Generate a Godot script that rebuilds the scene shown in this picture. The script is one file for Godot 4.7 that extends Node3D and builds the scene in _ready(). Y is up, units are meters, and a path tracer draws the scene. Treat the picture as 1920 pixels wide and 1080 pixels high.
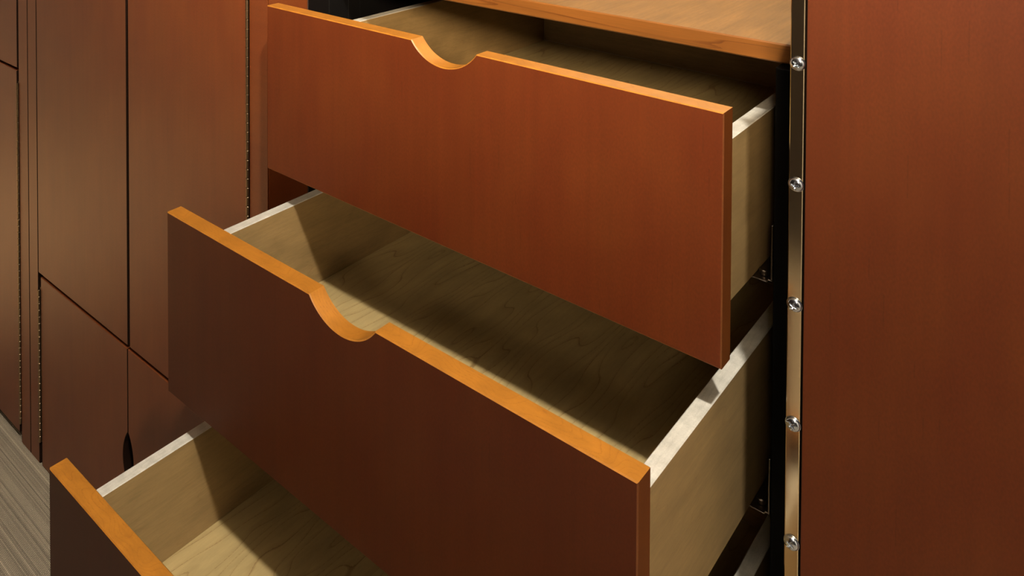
extends Node3D

# One unit of the survey (the height of a drawer front) is S metres; FLOOR_Y is the floor in survey units.
const S := 0.195
const FLOOR_Y := -3.87
const W := 2.65
const E_MAIN := 4.55
const E_SPOT := 19.0
const E_PANEL := 31.0

var used := {}
var wood_veneer: StandardMaterial3D
var wood_veneer_mid_shaded: StandardMaterial3D
var wood_veneer_low_shaded: StandardMaterial3D
var wood_door: StandardMaterial3D
var wood_panel: StandardMaterial3D
var wood_edge: StandardMaterial3D
var wood_band: StandardMaterial3D
var door_edge_shade: StandardMaterial3D
var wood_side: StandardMaterial3D
var wood_side_top: StandardMaterial3D
var wood_bottom: StandardMaterial3D
var shelf_top: StandardMaterial3D
var shelf_edge: StandardMaterial3D
var black_steel: StandardMaterial3D
var slide_steel: StandardMaterial3D
var strip_steel: StandardMaterial3D
var chrome: StandardMaterial3D
var hinge_metal: StandardMaterial3D
var carcass: StandardMaterial3D
var carpet: StandardMaterial3D
var wall_paint: StandardMaterial3D
var dark_wall: StandardMaterial3D
var knuckle_mesh := {}

func V(x: float, y: float, z: float) -> Vector3:
	return Vector3(x, y - FLOOR_Y, z) * S

# ---------------------------------------------------------------- naming
func numbered(called: String) -> String:
	var n: int = used.get(called, 0)
	used[called] = n + 1
	return called if n == 0 else "%s_%03d" % [called, n]

func thing(called: String, label: String, category: String, at: Vector3) -> Node3D:
	var o := Node3D.new()
	o.name = numbered(called)
	add_child(o, true)
	o.position = at
	o.set_meta("label", label)
	o.set_meta("category", category)
	return o

func put(called: String, mesh: Mesh, mats: Array, parent: Node3D, origin: Vector3) -> MeshInstance3D:
	# mesh is built in world metres relative to origin
	var m := MeshInstance3D.new()
	m.name = called
	m.mesh = mesh
	for k in mesh.get_surface_count():
		m.set_surface_override_material(k, mats[min(k, mats.size() - 1)])
	parent.add_child(m, true)
	m.cast_shadow = GeometryInstance3D.SHADOW_CASTING_SETTING_ON
	m.position = origin
	return m

# ---------------------------------------------------------------- mesh helpers
func tri(st: SurfaceTool, p: Array, n: Array, uv: Array) -> void:
	var face: Vector3 = (p[1] - p[0]).cross(p[2] - p[0])
	var order := [0, 1, 2]
	if face.dot(n[0] + n[1] + n[2]) > 0:
		order = [0, 2, 1]
	for k in order:
		st.set_normal(n[k])
		st.set_uv(uv[k])
		st.add_vertex(p[k])

func quad(st: SurfaceTool, p: Array, n: Array, uv: Array) -> void:
	tri(st, [p[0], p[1], p[2]], [n[0], n[1], n[2]], [uv[0], uv[1], uv[2]])
	tri(st, [p[0], p[2], p[3]], [n[0], n[2], n[3]], [uv[0], uv[2], uv[3]])

# An outline (counter-clockwise, metres) extruded from w0 to w1 with small chamfers.
# axes: Basis whose columns are the directions of u, v and w. Surface 0: the two faces, surface 1: the edges.
# along: true when the grain of the faces runs along v, false when along u.
func prism(outline: PackedVector2Array, w0: float, w1: float, c: float, axes: Basis, along := true, shift := Vector2.ZERO, banded := 0) -> ArrayMesh:
	var n := outline.size()
	var en: Array[Vector2] = []
	for i in n:
		var d := (outline[(i + 1) % n] - outline[i]).normalized()
		en.append(Vector2(d.y, -d.x))
	var inner := PackedVector2Array()
	for i in n:
		var a := en[(i + n - 1) % n]
		var b := en[i]
		var m := (a + b).normalized()
		inner.append(outline[i] - m * c / max(0.35, m.dot(b)))
	var faces := SurfaceTool.new()
	faces.begin(Mesh.PRIMITIVE_TRIANGLES)
	var idx := Geometry2D.triangulate_polygon(inner)
	for side in [[w1, 1.0], [w0, -1.0]]:
		var nn: Vector3 = axes * Vector3(0, 0, side[1])
		for t in range(0, idx.size(), 3):
			var pp := []
			var uu := []
			for k in 3:
				var q := inner[idx[t + k]]
				pp.append(axes * Vector3(q.x, q.y, side[0]))
				uu.append((q if along else Vector2(q.y, q.x)) + shift + Vector2(0.11, 0.07) * float(side[1]))
			tri(faces, pp, [nn, nn, nn], uu)
	var edges := SurfaceTool.new()
	edges.begin(Mesh.PRIMITIVE_TRIANGLES)
	var ends := SurfaceTool.new()
	ends.begin(Mesh.PRIMITIVE_TRIANGLES)
	var has_ends := false
	var run := 0.0
	for i in n:
		var j := (i + 1) % n
		var len := outline[i].distance_to(outline[j])
		var na := en[i]
		var nb := en[i]
		var before := en[(i + n - 1) % n]
		var after := en[(i + 1) % n]
		if before.dot(en[i]) > 0.9:
			na = (before + en[i]).normalized()
		if after.dot(en[i]) > 0.9:
			nb = (after + en[i]).normalized()
		var a := outline[i]
		var b := outline[j]
		var n0: Vector3 = axes * Vector3(na.x, na.y, 0)
		var n1: Vector3 = axes * Vector3(nb.x, nb.y, 0)
		var to := edges
		if (banded == 1 and absf(en[i].x) > 0.99 and len > 0.05) or (banded == 2 and absf(en[i].x) > 0.7):
			to = ends
			has_ends = true
		quad(to, [axes * Vector3(a.x, a.y, w0 + c), axes * Vector3(b.x, b.y, w0 + c), axes * Vector3(b.x, b.y, w1 - c), axes * Vector3(a.x, a.y, w1 - c)],
			[n0, n1, n1, n0], [Vector2(w0, run) + shift, Vector2(w0, run + len) + shift, Vector2(w1, run + len) + shift, Vector2(w1, run) + shift])
		for side in [[w1, 1.0, w1 - c], [w0, -1.0, w0 + c]]:
			var f: Vector3 = axes * Vector3(0, 0, side[1])
			var m0 := (n0 + f).normalized()
			var m1 := (n1 + f).normalized()
			quad(to, [axes * Vector3(a.x, a.y, side[2]), axes * Vector3(b.x, b.y, side[2]), axes * Vector3(inner[j].x, inner[j].y, side[0]), axes * Vector3(inner[i].x, inner[i].y, side[0])],
				[m0, m1, m1, m0], [Vector2(side[2], run) + shift, Vector2(side[2], run + len) + shift, Vector2(side[0], run + len) + shift, Vector2(side[0], run) + shift])
		run += len
	var mesh := ArrayMesh.new()
	faces.commit(mesh)
	edges.commit(mesh)
	if has_ends:
		ends.commit(mesh)
	return mesh

func rect(u0: float, v0: float, u1: float, v1: float) -> PackedVector2Array:
	return PackedVector2Array([Vector2(u0, v0), Vector2(u1, v0), Vector2(u1, v1), Vector2(u0, v1)])

# A chamfered board between two survey corners. face: the axis its broad faces look along; along: grain runs along the second in-plane axis.
func board(called: String, a: Vector3, b: Vector3, face: String, along: bool, mats: Array, parent: Node3D, c := 0.001, banded := 0) -> MeshInstance3D:
	var pa := V(a.x, a.y, a.z)
	var pb := V(b.x, b.y, b.z)
	var lo := Vector3(min(pa.x, pb.x), min(pa.y, pb.y), min(pa.z, pb.z))
	var hi := Vector3(max(pa.x, pb.x), max(pa.y, pb.y), max(pa.z, pb.z))
	var mid := (lo + hi) / 2
	var h := (hi - lo) / 2
	var axes := Basis.IDENTITY
	var e := h
	if face == "x":
		axes = Basis(Vector3(0, 0, -1), Vector3.UP, Vector3(1, 0, 0))
		e = Vector3(h.z, h.y, h.x)
	elif face == "y":
		axes = Basis(Vector3(1, 0, 0), Vector3(0, 0, -1), Vector3.UP)
		e = Vector3(h.x, h.z, h.y)
	var mesh := prism(rect(-e.x, -e.y, e.x, e.y), -e.z, e.z, c, axes, along, Vector2(mid.x * 1.7 + mid.y * 0.9, mid.y + mid.z * 1.3), banded)
	return put(called, mesh, mats, parent, mid - parent_origin(parent))

func parent_origin(p: Node3D) -> Vector3:
	var o := Vector3.ZERO
	var q: Node = p
	while q is Node3D and q != self:
		o += (q as Node3D).position
		q = q.get_parent()
	return o

func lathe(profile: PackedVector2Array, sides: int, axis: Basis) -> ArrayMesh:
	# profile: (radius, height) pairs from bottom to top; revolved round axis.z
	var st := SurfaceTool.new()
	st.begin(Mesh.PRIMITIVE_TRIANGLES)
	for k in profile.size() - 1:
		var p0 := profile[k]
		var p1 := profile[k + 1]
		var d := (p1 - p0).normalized()
		var nr := Vector2(d.y, -d.x)
		for s in sides:
			var a0 := TAU * s / sides
			var a1 := TAU * (s + 1) / sides
			var c0 := Vector3(cos(a0), sin(a0), 0)
			var c1 := Vector3(cos(a1), sin(a1), 0)
			var z := Vector3(0, 0, 1)
			var pts := [axis * (c0 * p0.x + z * p0.y), axis * (c1 * p0.x + z * p0.y), axis * (c1 * p1.x + z * p1.y), axis * (c0 * p1.x + z * p1.y)]
			var n0: Vector3 = axis * (c0 * nr.x + z * nr.y)
			var n1: Vector3 = axis * (c1 * nr.x + z * nr.y)
			var uv := [Vector2(a0, p0.y), Vector2(a1, p0.y), Vector2(a1, p1.y), Vector2(a0, p1.y)]
			if p0.x > 1e-6:
				tri(st, [pts[0], pts[1], pts[2]], [n0, n1, n1], [uv[0], uv[1], uv[2]])
			if p1.x > 1e-6:
				tri(st, [pts[0], pts[2], pts[3]], [n0, n1, n0], [uv[0], uv[2], uv[3]])
	return st.commit()

# ---------------------------------------------------------------- textures
func noise_bytes(w: int, h: int, seed: int, freq: float, sx := 1, sy := 1, octaves := 3) -> PackedByteArray:
	# noise of w x h pixels that is stretched sx (sy) times along u (v), wraps round
	var f := FastNoiseLite.new()
	f.seed = seed
	f.noise_type = FastNoiseLite.TYPE_SIMPLEX_SMOOTH
	f.frequency = freq
	f.fractal_octaves = octaves
	var im := f.get_seamless_image(max(8, w / sx), max(8, h / sy), false, false, 0.2, true)
	im.convert(Image.FORMAT_L8)
	if sx > 1 or sy > 1:
		im.resize(w, h, Image.INTERPOLATE_CUBIC)
	return im.get_data()

func gray_texture(w: int, h: int, data: PackedByteArray) -> ImageTexture:
	var im := Image.create_from_data(w, h, false, Image.FORMAT_L8, data)
	im.generate_mipmaps()
	return ImageTexture.create_from_image(im)

func rgb_texture(w: int, h: int, data: PackedByteArray) -> ImageTexture:
	var im := Image.create_from_data(w, h, false, Image.FORMAT_RGB8, data)
	im.generate_mipmaps()
	return ImageTexture.create_from_image(im)

# plain stained maple veneer: soft leaves, faint streaks, a few short dark pores; grain along v
func veneer_texture(seed: int, blotch: float, streak: float, flitch: float) -> ImageTexture:
	var w := 512
	var h := 1024
	var a := noise_bytes(w, h, seed, 0.008, 1, 2)
	var b := noise_bytes(w, h, seed + 1, 0.05, 1, 32, 3)
	var c := noise_bytes(w, h, seed + 2, 0.35, 1, 2, 2)
	var rng := RandomNumberGenerator.new()
	rng.seed = seed
	var tone := PackedFloat32Array()
	tone.resize(w)
	var x := 0
	while x < w:
		var step := rng.randi_range(120, 220)
		var t := rng.randf_range(-1, 1)
		for k in range(x, min(w, x + step)):
			tone[k] = t
		x += step
	var out := PackedByteArray()
	out.resize(w * h * 3)
	for y in h:
		for i in w:
			var k := y * w + i
			var fa := (a[k] - 128) / 128.0
			var fb := (b[k] - 128) / 128.0
			var fc := (c[k] - 128) / 128.0
			var v := 0.84 + blotch * fa + streak * fb + 0.06 * fc + flitch * tone[i]
			out[k * 3] = clampi(int(255 * v), 0, 255)
			out[k * 3 + 1] = clampi(int(255 * (v + 0.03 * fa)), 0, 255)
			out[k * 3 + 2] = clampi(int(255 * (v + 0.02 * fa)), 0, 255)
	for n in 34:
		var px := rng.randi_range(0, w - 1)
		var py := rng.randi_range(0, h - 80)
		var len := rng.randi_range(12, 60)
		for q in len:
			var k := ((py + q) * w + px) * 3
			var dark := 1.0 - rng.randf_range(0.05, 0.13)
			for ch in 3:
				out[k + ch] = int(out[k + ch] * dark)
	return rgb_texture(w, h, out)

# pale maple with thin darker growth lines that bend into cathedrals; grain along v
func maple_texture(seed: int, lines: float, count: float, bend: float, fine: float) -> ImageTexture:
	var w := 512
	var h := 1024
	var a := noise_bytes(w, h, seed, 0.010, 1, 6, 2)
	var b := noise_bytes(w, h, seed + 1, 0.07, 1, 24, 3)
	var c := noise_bytes(w, h, seed + 2, 0.22, 1, 6, 2)
	var d := noise_bytes(w, h, seed + 3, 0.012, 1, 2, 2)
	var out := PackedByteArray()
	out.resize(w * h * 3)
	for y in h:
		for i in w:
			var k := y * w + i
			var fa := a[k] / 255.0
			var ring: float = i * count / w + bend * fa
			var fr: float = ring - floorf(ring)
			var line: float = max(0.0, 1.0 - fr / 0.07) + 0.22 * max(0.0, 1.0 - (1.0 - fr) / 0.25)
			var keep := 0.35 + 0.9 * d[k] / 255.0
			var v := 0.88 - lines * line * keep + fine * ((b[k] - 128) / 128.0) + fine * 0.8 * ((c[k] - 128) / 128.0) + 0.05 * ((d[k] - 128) / 128.0)
			out[k * 3] = clampi(int(255 * v), 0, 255)
			out[k * 3 + 1] = clampi(int(255 * (v - 0.25 * lines * line * keep)), 0, 255)
			out[k * 3 + 2] = clampi(int(255 * (v - 0.5 * lines * line * keep)), 0, 255)
	return rgb_texture(w, h, out)

func carpet_textures() -> Array:
	# rows of small stitches along u, each row a tone of its own; 512 pixels are 0.128 m
	var w := 512
	var rng := RandomNumberGenerator.new()
	rng.seed = 77
	var n := noise_bytes(w, w, 81, 0.2, 1, 1, 2)
	var rows := 64
	var tone := PackedFloat32Array()
	var phase := PackedInt32Array()
	for r in rows:
		tone.append(rng.randf_range(-1, 1) * (1.0 if rng.randf() < 0.4 else 0.35))
		phase.append((r % 2) * 6 + rng.randi_range(0, 2))
	var col := PackedByteArray()
	col.resize(w * w * 3)
	var hgt := PackedByteArray()
	hgt.resize(w * w)
	for y in w:
		var r := y / 8
		var fy: float = (y % 8 + 0.5) / 8.0
		for x in w:
			var k := y * w + x
			var fx: float = ((x + phase[r]) % 12 + 0.5) / 12.0
			var bump: float = sqrt(max(0.0, sin(PI * fy) * sin(PI * fx)))
			var v: float = 0.27 + 0.54 * bump + 0.11 * tone[r] + 0.16 * (n[k] - 128) / 128.0
			col[k * 3] = clampi(int(255 * v), 0, 255)
			col[k * 3 + 1] = clampi(int(255 * v * 0.955), 0, 255)
			col[k * 3 + 2] = clampi(int(255 * v * 0.89), 0, 255)
			hgt[k] = clampi(int(255 * (0.15 + 0.8 * bump)), 0, 255)
	return [rgb_texture(w, w, col), gray_texture(w, w, hgt)]

func mat(color: Color, rough: float, metal := 0.0, tex: Texture2D = null, tile := Vector2(0.3, 0.6), spec := 0.5) -> StandardMaterial3D:
	var m := StandardMaterial3D.new()
	m.albedo_color = color
	m.roughness = rough
	m.metallic = metal
	m.metallic_specular = spec
	if tex:
		m.albedo_texture = tex
		m.uv1_scale = Vector3(1.0 / tile.x, 1.0 / tile.y, 1)
	return m

func make_materials() -> void:
	var veneer := veneer_texture(11, 0.032, 0.024, 0.022)
	var fine_maple := maple_texture(31, 0.05, 5.0, 2.0, 0.045)
	var floor_maple := maple_texture(41, 0.24, 20.0, 3.0, 0.03)
	var edge_grain := maple_texture(51, 0.13, 26.0, 9.0, 0.03)
	var shelf_grain := maple_texture(71, 0.24, 6.0, 1.0, 0.03)
	var laminate := maple_texture(61, 0.06, 40.0, 3.0, 0.06)
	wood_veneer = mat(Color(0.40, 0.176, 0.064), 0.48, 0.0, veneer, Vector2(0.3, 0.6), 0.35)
	wood_veneer_mid_shaded = mat(Color(0.32, 0.139, 0.05), 0.48, 0.0, veneer, Vector2(0.3, 0.6), 0.35)  # same veneer, dimmer light on the middle front put into the colour
	wood_veneer_low_shaded = mat(Color(0.255, 0.111, 0.042), 0.48, 0.0, veneer, Vector2(0.3, 0.6), 0.35)  # same veneer again, the bottom front's weaker light painted in as darker colour
	wood_panel = mat(Color(0.36, 0.16, 0.059), 0.48, 0.0, veneer, Vector2(0.3, 0.6), 0.35)
	wood_door = mat(Color(0.475, 0.235, 0.105), 0.38, 0.0, veneer)
	wood_edge = mat(Color(0.67, 0.432, 0.138), 0.4, 0.0, edge_grain, Vector2(0.25, 0.16))
	door_edge_shade = mat(Color(0.10, 0.055, 0.03), 0.6, 0.0, null, Vector2.ONE, 0.2)  # shade inside gaps and finger pulls painted as dark edge colour
	wood_band = mat(Color(0.407, 0.21, 0.055), 0.4, 0.0, veneer)
	wood_side = mat(Color(0.60, 0.49, 0.315), 0.5, 0.0, fine_maple, Vector2(0.22, 0.45))
	wood_side_top = mat(Color(0.80, 0.78, 0.73), 0.5, 0.0, fine_maple, Vector2(0.16, 0.1))
	wood_bottom = mat(Color(0.733, 0.64, 0.437), 0.45, 0.0, floor_maple, Vector2(0.26, 0.5))
	shelf_top = mat(Color(0.50, 0.355, 0.18), 0.42, 0.0, laminate, Vector2(0.16, 0.5), 0.2)
	shelf_edge = mat(Color(0.47, 0.285, 0.1), 0.4, 0.0, shelf_grain, Vector2(0.1, 0.6))
	black_steel = mat(Color(0.05, 0.046, 0.045), 0.5, 0.0, null, Vector2.ONE, 0.15)
	slide_steel = mat(Color(0.42, 0.38, 0.34), 0.35, 1.0)
	strip_steel = mat(Color(0.97, 0.89, 0.75), 0.13, 1.0)
	chrome = mat(Color(0.80, 0.84, 0.90), 0.14, 1.0)
	hinge_metal = mat(Color(0.56, 0.48, 0.38), 0.35, 1.0)
	carcass = mat(Color(0.20, 0.11, 0.055), 0.55, 0.0, veneer)
	var ct := carpet_textures()
	carpet = mat(Color(0.97, 0.94, 0.88), 0.95, 0.0, ct[0], Vector2(0.128, 0.128), 0.1)
	carpet.heightmap_enabled = true
	carpet.heightmap_texture = ct[1]
	carpet.heightmap_scale = 0.12
	wall_paint = mat(Color(0.72, 0.69, 0.64), 0.9, 0.0)
	dark_wall = mat(Color(0.11, 0.075, 0.05), 0.6, 0.0)

# ---------------------------------------------------------------- the cabinet parts
# a board's outline with a round finger notch cut into its top edge
func notched(u0: float, v0: float, u1: float, v1: float, cu: float, half: float, deep: float) -> PackedVector2Array:
	var r := (half * half + deep * deep) / (2 * deep)
	var ang := asin(half / r)
	var p := PackedVector2Array([Vector2(u0, v0), Vector2(u1, v0), Vector2(u1, v1)])
	for k in 29:
		var t := ang - 2 * ang * k / 28
		p.append(Vector2(cu + r * sin(t), v1 + (r - deep) - r * cos(t)))
	p.append(Vector2(u0, v1))
	return p

func make_drawer(cab: Node3D, y0: float, z: float, veneer: StandardMaterial3D, shift: Vector2, label: String) -> void:
	# y0: bottom edge of the front, z: its face
	var d := Node3D.new()
	d.name = "drawer"
	d.set_meta("label", label)
	cab.add_child(d, true)
	d.position = V(W / 2, y0, z) - parent_origin(cab)
	var out := notched(-W / 2 * S, 0, W / 2 * S, S, -0.005 * S, 0.198 * S, 0.104 * S)
	put("front", prism(out, -0.098 * S, 0, 0.0009, Basis.IDENTITY, true, shift, 1), [veneer, wood_edge, wood_band], d, Vector3.ZERO)
	var zb := z - 0.098
	var deep := 3.0
	for s in [0, 1]:
		var xa: float = 0.067 if s == 0 else W - 0.067
		var xb: float = 0.131 if s == 0 else W - 0.131
		board("side_board", Vector3(xa, y0 + 0.121, zb - deep), Vector3(xb, y0 + 0.806, zb), "x", false, [wood_side, wood_side_top], d, 0.0007)
	board("back_board", Vector3(0.131, y0 + 0.245, zb - deep), Vector3(W - 0.131, y0 + 0.78, zb - deep + 0.064), "z", false, [wood_side, wood_side_top], d, 0.0007)
	board("inner_front_board", Vector3(0.131, y0 + 0.245, zb - 0.05), Vector3(W - 0.131, y0 + 0.79, zb), "z", false, [wood_side, wood_side_top], d, 0.0007)
	board("bottom_board", Vector3(0.131, y0 + 0.2, zb - deep), Vector3(W - 0.131, y0 + 0.245, zb), "y", true, [wood_bottom, wood_side], d, 0.0005)

func make_slide(cab: Node3D, y: float, right: bool) -> void:
	# a bent steel channel: upright leg against the black side, flange under the drawer side
	var t := 0.0055
	var m := 1.0 if right else -1.0
	var prof := PackedVector2Array([Vector2(-0.115, -0.006), Vector2(-0.022, -0.006), Vector2(-0.014, 0.004), Vector2(0.0, 0.004), Vector2(0.0, 0.250),
		Vector2(-t, 0.250), Vector2(-t * 1.4, 0.12), Vector2(-t * 1.4, 0.010), Vector2(-0.018, 0.010), Vector2(-0.026, -0.0005), Vector2(-0.115, -0.0005)])
	var p := PackedVector2Array()
	for q in prof:
		p.append(Vector2(q.x * m, q.y) * S)
	if not right:
		p.reverse()
	var x := W + 0.0125 if right else -0.0125
	var o := put("drawer_slide", prism(p, -2.9 * S, 0, 0.0003, Basis.IDENTITY), [slide_steel], cab, V(x, y, -0.562) - parent_origin(cab))
	var wheel := lathe(PackedVector2Array([Vector2(0, 0), Vector2(0.0032, 0), Vector2(0.0038, 0.0006), Vector2(0.0038, 0.0038), Vector2(0.0030, 0.0046), Vector2(0, 0.0046)]), 20, Basis(Vector3(1, 0, 0), Vector3(0, 0, -1), Vector3(0, 1, 0)))
	put("bolt", wheel, [slide_steel], o, Vector3(-0.050 * m * S, 0, -0.055 * S))

func make_hinge(cab: Node3D, x: float, y0: float, y1: float, z: float, r: float, leaf_x: float) -> void:
	# continuous hinge: one leaf in the gap, a column of knuckles
	var pitch := 0.0625
	var leaf := board("hinge", Vector3(leaf_x - 0.006, y0, z - 0.09), Vector3(leaf_x + 0.002, y1, z - 0.012), "x", true, [hinge_metal], cab, 0.0002)
	if not knuckle_mesh.has(r):
		var hl := pitch * S * 0.485
		var rr := r * S
		knuckle_mesh[r] = lathe(PackedVector2Array([Vector2(0, -hl), Vector2(rr * 0.8, -hl), Vector2(rr, -hl + rr * 0.2), Vector2(rr, hl - rr * 0.2), Vector2(rr * 0.8, hl), Vector2(0, hl)]), 14, Basis(Vector3(1, 0, 0), Vector3(0, 0, -1), Vector3(0, 1, 0)))
	var n := int(round((y1 - y0) / pitch))
	var base := parent_origin(leaf)
	for k in n:
		put("knuckle", knuckle_mesh[r], [hinge_metal], leaf, V(x, y0 + pitch * (k + 0.5), z) - base)

func make_screw_mesh() -> ArrayMesh:
	# pan head with a cross recess, looking along +z
	var st := SurfaceTool.new()
	st.begin(Mesh.PRIMITIVE_TRIANGLES)
	var R := 0.0049
	var rings := 30
	var segs := 72
	var height := func(x: float, y: float) -> float:
		var r: float = min(1.0, sqrt(x * x + y * y) / R)
		var z: float = 0.0009 + 0.0024 * sqrt(max(0.0, 1.0 - pow(r, 2.6)))
		var ax: float = max(abs(x), abs(y))
		var ay: float = min(abs(x), abs(y))
		if ay < 0.00055 and ax < 0.0027:
			z -= 0.0014 * clamp((0.0027 - ax) / 0.0012, 0.0, 1.0) * clamp((0.00055 - ay) / 0.0002, 0.0, 1.0)
		elif ax < 0.0013 and ay < 0.0013 and ax + ay < 0.0016:
			z -= 0.0010 * clamp((0.0016 - ax - ay) / 0.0006, 0.0, 1.0)
		return z
	var pt := func(i: int, s: int) -> Vector3:
		var r: float = R * pow(float(i) / rings, 0.8)
		var a: float = TAU * s / segs + 0.5
		var x: float = r * cos(a)
		var y: float = r * sin(a)
		var q := Vector2(x, y).rotated(-0.5)
		return Vector3(x, y, height.call(q.x, q.y))
	st.set_smooth_group(0)
	for i in rings:
		for s in segs:
			var a: Vector3 = pt.call(i, s)
			var b: Vector3 = pt.call(i, s + 1)
			var c: Vector3 = pt.call(i + 1, s + 1)
			var d: Vector3 = pt.call(i + 1, s)
			if i > 0:
				for v in [a, b, c]:
					st.add_vertex(v)
			for v in [a, c, d]:
				st.add_vertex(v)
	st.generate_normals()
	var mesh: ArrayMesh = st.commit()
	# the flange below the head, with a groove between
	var fl := lathe(PackedVector2Array([Vector2(0, -0.0002), Vector2(0.0052, -0.0002), Vector2(0.0053, 0.0001), Vector2(0.0052, 0.0005), Vector2(0.0046, 0.0006), Vector2(0.0046, 0.0008), Vector2(0.0049, 0.0009)]), 40, Basis.IDENTITY)
	var join := SurfaceTool.new()
	join.begin(Mesh.PRIMITIVE_TRIANGLES)
	join.append_from(mesh, 0, Transform3D.IDENTITY)
	join.append_from(fl, 0, Transform3D.IDENTITY)
	return join.commit()

# a door leaf whose left or right edge has half of a lens-shaped finger pull
func pull_door(called: String, x0: float, x1: float, y0: float, y1: float, pull_right: bool, cy: float, cab: Node3D) -> void:
	var half := 0.218
	var deep := 0.072
	var r := (half * half + deep * deep) / (2 * deep)
	var ang := asin(half / r)
	var p := PackedVector2Array()
	var mx := (x0 + x1) / 2
	var my := (y0 + y1) / 2
	p.append(Vector2(x0, y0))
	p.append(Vector2(x1, y0))
	if pull_right:
		for k in 21:
			var t := -ang + 2 * ang * k / 20
			p.append(Vector2(x1 + (r - deep) - r * cos(t), cy + r * sin(t)))
	p.append(Vector2(x1, y1))
	p.append(Vector2(x0, y1))
	if not pull_right:
		for k in 21:
			var t := ang - 2 * ang * k / 20
			p.append(Vector2(x0 - (r - deep) + r * cos(t), cy + r * sin(t)))
	var q := PackedVector2Array()
	for v in p:
		q.append((v - Vector2(mx, my)) * S)
	put(called, prism(q, -0.098 * S, 0, 0.0008, Basis.IDENTITY, true, Vector2(mx * 0.31, my * 0.2), 2), [wood_door, wood_door, door_edge_shade], cab, V(mx, my, -0.2) - parent_origin(cab))

func door(x0: float, x1: float, y0: float, y1: float, z: float, m: StandardMaterial3D, cab: Node3D) -> void:
	board("door", Vector3(x0, y0, z - 0.098), Vector3(x1, y1, z), "z", true, [m, m, door_edge_shade], cab, 0.0008, 2)

func room_slab(called: String, a: Vector3, b: Vector3, m: StandardMaterial3D, face: String) -> void:
	var o := board(called, a, b, face, true, [m, m], self, 0.0)
	o.set_meta("kind", "structure")

func can(at: Vector3, label: String, size: float, color: Color) -> Node3D:
	# recessed ceiling can: trim ring and a glowing lens
	var t := thing("ceiling_light", label, "ceiling light", at)
	var up := Basis(Vector3(1, 0, 0), Vector3(0, 0, -1), Vector3(0, 1, 0))
	var trim := lathe(PackedVector2Array([Vector2(size * 1.05, 0.004), Vector2(size * 1.05, -0.004), Vector2(size * 1.5, -0.003), Vector2(size * 1.5, 0.004)]), 36, up)
	put("trim_ring", trim, [wall_paint], t, Vector3.ZERO)
	var lens := mat(Color(0.9, 0.9, 0.88), 0.5)
	lens.emission_enabled = true
	lens.emission = color
	lens.emission_energy_multiplier = 4.0
	put("lens", lathe(PackedVector2Array([Vector2(0, 0.0), Vector2(size, 0.0), Vector2(size, 0.003), Vector2(0, 0.003)]), 36, up), [lens], t, Vector3.ZERO)
	return t

func downlight(at: Vector3, label: String, energy: float, size: float, color: Color) -> void:
	can(at, label, size, color)
	var l := OmniLight3D.new()
	l.name = "lamp_light"
	l.light_energy = energy
	l.light_color = color
	l.light_size = size
	l.omni_range = 12.0
	l.omni_attenuation = 2.0
	l.shadow_enabled = true
	l.position = at + Vector3(0, -size - 0.01, 0)
	add_child(l, true)

func track_spot(at: Vector3, target: Vector3, energy: float, angle: float, size: float, color: Color) -> void:
	# a round spotlight head hung from the ceiling on a stem
	var t := thing("spotlight", "round track spotlight hung across the aisle, aimed at the upper part of the cabinets", "spotlight", at)
	var dir := (target - at).normalized()
	var side := dir.cross(Vector3.UP).normalized()
	var ax := Basis(side, side.cross(-dir).normalized() * -1.0, dir)
	var r := size * 1.15
	put("housing", lathe(PackedVector2Array([Vector2(0, -0.16), Vector2(r * 0.8, -0.15), Vector2(r, -0.10), Vector2(r, 0.0), Vector2(r * 0.96, 0.0), Vector2(r * 0.96, -0.03)]), 32, ax), [black_steel], t, Vector3.ZERO)
	var lens := mat(Color(0.9, 0.9, 0.88), 0.5)
	lens.emission_enabled = true
	lens.emission = color
	lens.emission_energy_multiplier = 3.0
	put("lens", lathe(PackedVector2Array([Vector2(0, -0.032), Vector2(r * 0.95, -0.032), Vector2(r * 0.95, -0.026), Vector2(0, -0.022)]), 32, ax), [lens], t, Vector3.ZERO)
	put("stem", lathe(PackedVector2Array([Vector2(0.008, 0.0), Vector2(0.008, (8.1 - FLOOR_Y) * S - at.y)]), 12, Basis(Vector3(1, 0, 0), Vector3(0, 0, -1), Vector3(0, 1, 0))), [black_steel], t, -dir * 0.1)
	var l := SpotLight3D.new()
	l.name = "spot_light"
	l.light_energy = energy
	l.light_color = color
	l.light_size = size
	l.spot_angle = angle
	l.spot_angle_attenuation = 1.0
	l.spot_range = 12.0
	l.spot_attenuation = 2.0
	l.shadow_enabled = true
	add_child(l, true)
	l.look_at_from_position(at + dir * 0.02, target, Vector3.UP)

func pool_light(at: Vector3, label: String, energy: float, size: float, color: Color) -> void:
	can(at, label, size, color)
	var l := SpotLight3D.new()
	l.name = "pool_glow"
	l.light_energy = energy
	l.light_color = color
	l.light_size = size
	l.spot_angle = 22.0
	l.spot_angle_attenuation = 1.0
	l.spot_range = 12.0
	l.spot_attenuation = 2.0
	l.shadow_enabled = true
	add_child(l, true)
	l.look_at_from_position(at + Vector3(0, -0.02, 0), at + Vector3(0, -1, 0), Vector3(0, 0, 1))

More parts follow.
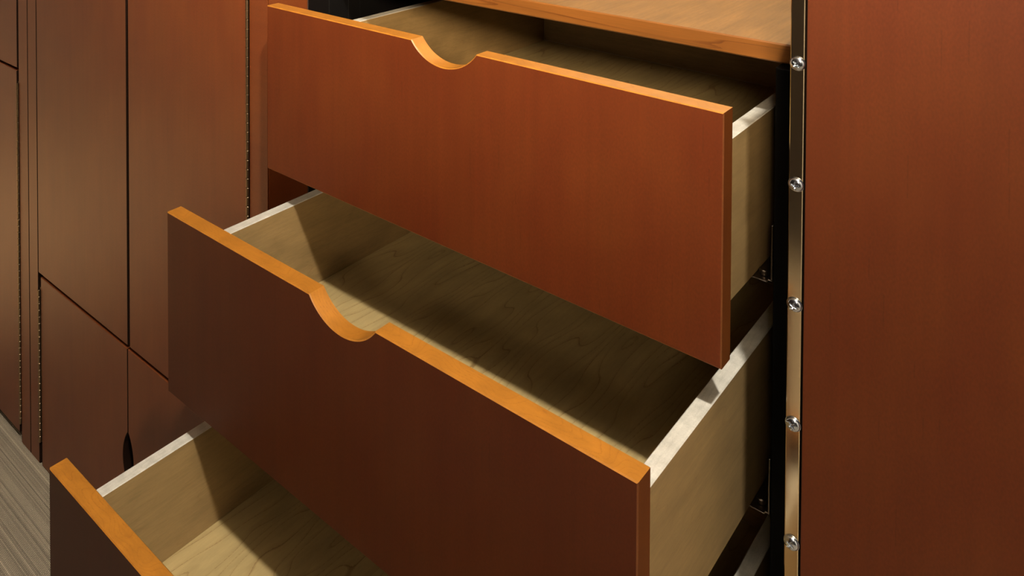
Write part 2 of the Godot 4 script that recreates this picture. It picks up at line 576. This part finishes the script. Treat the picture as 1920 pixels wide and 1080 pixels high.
func _ready() -> void:
	# ------------------------------------------------------------ camera
	var f := 1558.29
	var near := 0.05
	var cam := Camera3D.new()
	cam.name = "camera"
	cam.projection = Camera3D.PROJECTION_FRUSTUM
	cam.keep_aspect = Camera3D.KEEP_HEIGHT
	cam.near = near
	cam.far = 50.0
	cam.size = near * 1080.0 / f
	cam.frustum_offset = Vector2(near * 360.0 / f, -near * (540.0 + 297.85) / f)
	cam.position = V(3.79507, 2.11608, 3.32585)
	cam.rotation = Vector3(-0.0231, 0.787, -0.0006)
	add_child(cam)
	# ------------------------------------------------------------ sky, exposure
	var we := WorldEnvironment.new()
	we.name = "environment"
	var env := Environment.new()
	env.background_mode = Environment.BG_COLOR
	env.background_color = Color(0.02, 0.02, 0.02)
	env.tonemap_mode = Environment.TONE_MAPPER_LINEAR
	env.tonemap_exposure = 1.0
	env.sdfgi_enabled = true
	env.ssao_enabled = true
	env.ssil_enabled = true
	we.environment = env
	add_child(we)
	make_materials()
	# ------------------------------------------------------------ lamps of the room
	downlight(V(5.2, 8.05, 3.4), "round recessed ceiling downlight above the open drawers", E_MAIN, 0.035, Color(1.0, 0.97, 0.92))
	track_spot(V(6.2, 5.0, 8.2), V(1.6, 3.95, 0.0), E_SPOT, 23.0, 0.19, Color(1.0, 0.90, 0.76))
	pool_light(V(-8.5, 8.05, 3.0), "round recessed ceiling downlight over the aisle by the left cabinets", E_PANEL, 0.05, Color(1.0, 0.84, 0.66))
	# ------------------------------------------------------------ the room
	room_slab("floor", Vector3(-12, FLOOR_Y - 0.4, -4.4), Vector3(12, FLOOR_Y, 9.3), carpet, "y")
	room_slab("ceiling", Vector3(-12, 8.1, -4.4), Vector3(12, 8.5, 9.3), wall_paint, "y")
	room_slab("wall_back", Vector3(-12, FLOOR_Y, -4.4), Vector3(12, 8.1, -4.0), wall_paint, "z")
	room_slab("wall_front", Vector3(-12, FLOOR_Y, 8.9), Vector3(12, 8.1, 9.3), dark_wall, "z")
	room_slab("wall_left", Vector3(-12, FLOOR_Y, -4.0), Vector3(-11.6, 8.1, 8.9), wall_paint, "x")
	room_slab("wall_right", Vector3(11.6, FLOOR_Y, -4.0), Vector3(12, 8.1, 8.9), wall_paint, "x")
	# ------------------------------------------------------------ far-left cabinet
	var top := 5.2
	var low_top := 1.62
	var ca := thing("cabinet", "stained wood cabinet at the left edge, lower door on a long steel hinge", "cabinet", V(-4.55, FLOOR_Y, -2.0))
	board("stile", Vector3(-3.822, FLOOR_Y, -0.30), Vector3(-3.634, top, -0.2), "z", true, [wood_door, wood_door, door_edge_shade], ca, 0.001, 2)
	board("stile", Vector3(-5.5, FLOOR_Y, -0.30), Vector3(-5.32, top, -0.2), "z", true, [wood_door, wood_door, door_edge_shade], ca, 0.001, 2)
	board("side_panel", Vector3(-3.73, FLOOR_Y, -3.7), Vector3(-3.634, top, -0.305), "x", true, [carcass], ca)
	board("side_panel", Vector3(-5.5, FLOOR_Y, -3.7), Vector3(-5.404, top, -0.305), "x", true, [carcass], ca)
	board("top_panel", Vector3(-5.4, top - 0.1, -3.7), Vector3(-3.74, top, -0.305), "y", true, [carcass], ca)
	board("middle_rail", Vector3(-5.4, -0.35, -3.6), Vector3(-3.74, -0.16, -0.32), "y", true, [carcass], ca)
	board("back_panel", Vector3(-5.4, FLOOR_Y, -3.7), Vector3(-3.74, top - 0.11, -3.62), "z", true, [carcass], ca)
	door(-5.31, -3.853, -0.236, top, -0.2, wood_door, ca)
	door(-5.31, -3.862, -3.79, -0.264, -0.2, wood_door, ca)
	make_hinge(ca, -3.838, -3.69, -0.368, -0.196, 0.0135, -3.845)
	# ------------------------------------------------------------ second cabinet, four doors
	var cb := thing("cabinet", "tall stained wood cabinet with two upper and two lower doors, left of the open drawers", "cabinet", V(-1.9, FLOOR_Y, -2.0))
	board("stile", Vector3(-3.628, FLOOR_Y, -0.30), Vector3(-3.454, top, -0.2), "z", true, [wood_door, wood_door, door_edge_shade], cb, 0.001, 2)
	var quirk := PackedVector2Array()
	for q in [Vector2(-0.402, -0.2), Vector2(-0.402, -0.557), Vector2(-0.222, -0.557), Vector2(-0.222, -0.216), Vector2(-0.236, -0.216), Vector2(-0.236, -0.206), Vector2(-0.226, -0.206), Vector2(-0.226, -0.2)]:
		quirk.append(Vector2(q.x, -q.y) * S)
	quirk.reverse()
	put("stile", prism(quirk, (FLOOR_Y - FLOOR_Y) * S, (top - FLOOR_Y) * S, 0.0004, Basis(Vector3(1, 0, 0), Vector3(0, 0, -1), Vector3(0, 1, 0)), true), [carcass, wood_door], cb, -parent_origin(cb))
	board("side_panel", Vector3(-3.628, FLOOR_Y, -3.7), Vector3(-3.53, top, -0.305), "x", true, [carcass], cb)
	board("side_panel", Vector3(-0.32, FLOOR_Y, -3.7), Vector3(-0.222, top, -0.565), "x", true, [carcass], cb)
	board("top_panel", Vector3(-3.525, top - 0.1, -3.7), Vector3(-0.41, top, -0.305), "y", true, [carcass], cb)
	board("middle_shelf", Vector3(-3.525, -2.13, -3.6), Vector3(-0.41, -2.03, -0.32), "y", true, [carcass], cb)
	board("back_panel", Vector3(-3.525, FLOOR_Y, -3.7), Vector3(-0.33, top - 0.11, -3.62), "z", true, [carcass], cb)
	board("divider", Vector3(-1.95, -2.02, -3.6), Vector3(-1.85, top - 0.11, -0.33), "x", true, [carcass], cb)
	door(-3.446, -1.919, -2.060, top, -0.2, wood_door, cb)
	door(-1.889, -0.438, -2.060, top, -0.2, wood_door, cb)
	pull_door("door", -3.402, -1.926, -3.86, -2.090, true, -2.985, cb)
	pull_door("door", -1.918, -0.438, -3.86, -2.090, false, -2.985, cb)
	make_hinge(cb, -3.425, -3.647, -2.191, -0.192, 0.0135, -3.415)
	make_hinge(cb, -0.420, -2.0, 5.0, -0.194, 0.0115, -0.428)
	# ------------------------------------------------------------ drawer cabinet
	var cd := thing("drawer_cabinet", "wood and black steel cabinet whose three wide drawers stand open one further than the other", "drawer cabinet", V(W / 2, FLOOR_Y, -2.0))
	for s in [0, 1]:
		var m: float = -1.0 if s == 0 else 1.0
		var x_in: float = -0.016 if s == 0 else W + 0.016
		var x_out: float = -0.218 if s == 0 else W + 0.2
		# black steel upright: front face, inner return and side sheet
		board("steel_upright", Vector3(x_in, FLOOR_Y, -0.742), Vector3(x_out, 1.061, -0.558), "z", true, [black_steel], cd, 0.0008)
		board("steel_return", Vector3(x_in + m * 0.002, FLOOR_Y, -0.858), Vector3(x_in + m * 0.06, 1.061, -0.744), "x", true, [black_steel], cd, 0.0006)
		board("steel_side", Vector3(x_in + m * 0.008, FLOOR_Y, -3.7), Vector3(x_in + m * 0.06, 1.061, -0.864), "x", true, [black_steel], cd, 0.0005)
	board("back_panel", Vector3(-0.06, FLOOR_Y, -3.78), Vector3(W + 0.06, low_top, -3.71), "z", true, [carcass], cd)
	board("base_panel", Vector3(0.05, FLOOR_Y, -3.6), Vector3(W - 0.05, FLOOR_Y + 0.12, -0.7), "y", true, [carcass], cd)
	board("shelf", Vector3(-0.216, 1.073, -3.7), Vector3(W + 0.19, 1.158, -0.6), "y", true, [shelf_top, shelf_edge], cd, 0.0012)
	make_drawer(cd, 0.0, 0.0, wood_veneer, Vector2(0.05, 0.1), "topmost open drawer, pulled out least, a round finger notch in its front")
	make_drawer(cd, -1.0254, 0.7316, wood_veneer_mid_shaded, Vector2(0.17, 0.33), "middle open drawer, pulled out further than the one above it")
	make_drawer(cd, -2.0676, 1.4316, wood_veneer_low_shaded, Vector2(0.23, 0.61), "bottom open drawer, pulled out furthest, cut off by the picture's lower edge")
	for k in 3:
		var yy: float = [0.121, -0.9044, -1.9466][k]
		make_slide(cd, yy, true)
		make_slide(cd, yy, false)
	# ------------------------------------------------------------ right cabinet: steel edge strip and flat panel
	var cr := thing("cabinet", "stained wood cabinet at the right edge with a screwed steel strip along its front corner", "cabinet", V(3.8, FLOOR_Y, -2.0))
	board("end_panel", Vector3(2.862, FLOOR_Y, -3.7), Vector3(2.905, low_top, -0.087), "x", true, [carcass], cr)
	var strip := board("steel_strip", Vector3(2.857, FLOOR_Y + 0.05, -0.085), Vector3(2.9045, low_top, -0.07), "z", true, [strip_steel], cr, 0.0006)
	strip.set_meta("label", "narrow steel strip held by a row of pan head screws")
	var sm := make_screw_mesh()
	var base := parent_origin(strip)
	for k in range(-1, 7):
		var sc := put("screw", sm, [chrome], strip, V(2.882, 1.225 - 0.4502 * k, -0.07) - base)
		sc.rotation.z = [0.3, 1.0, 0.75, 0.2, 0.6, 1.2, 0.0][(k + 14) % 7]
	board("panel", Vector3(2.9095, FLOOR_Y + 0.03, -0.17), Vector3(4.6, low_top, -0.07), "z", true, [wood_panel, wood_edge, door_edge_shade], cr, 0.0007, 2)
	board("side_panel", Vector3(4.5, FLOOR_Y, -3.7), Vector3(4.6, low_top, -0.205), "x", true, [carcass], cr)
	board("back_panel", Vector3(2.9, FLOOR_Y, -3.78), Vector3(4.5, low_top, -3.71), "z", true, [carcass], cr)
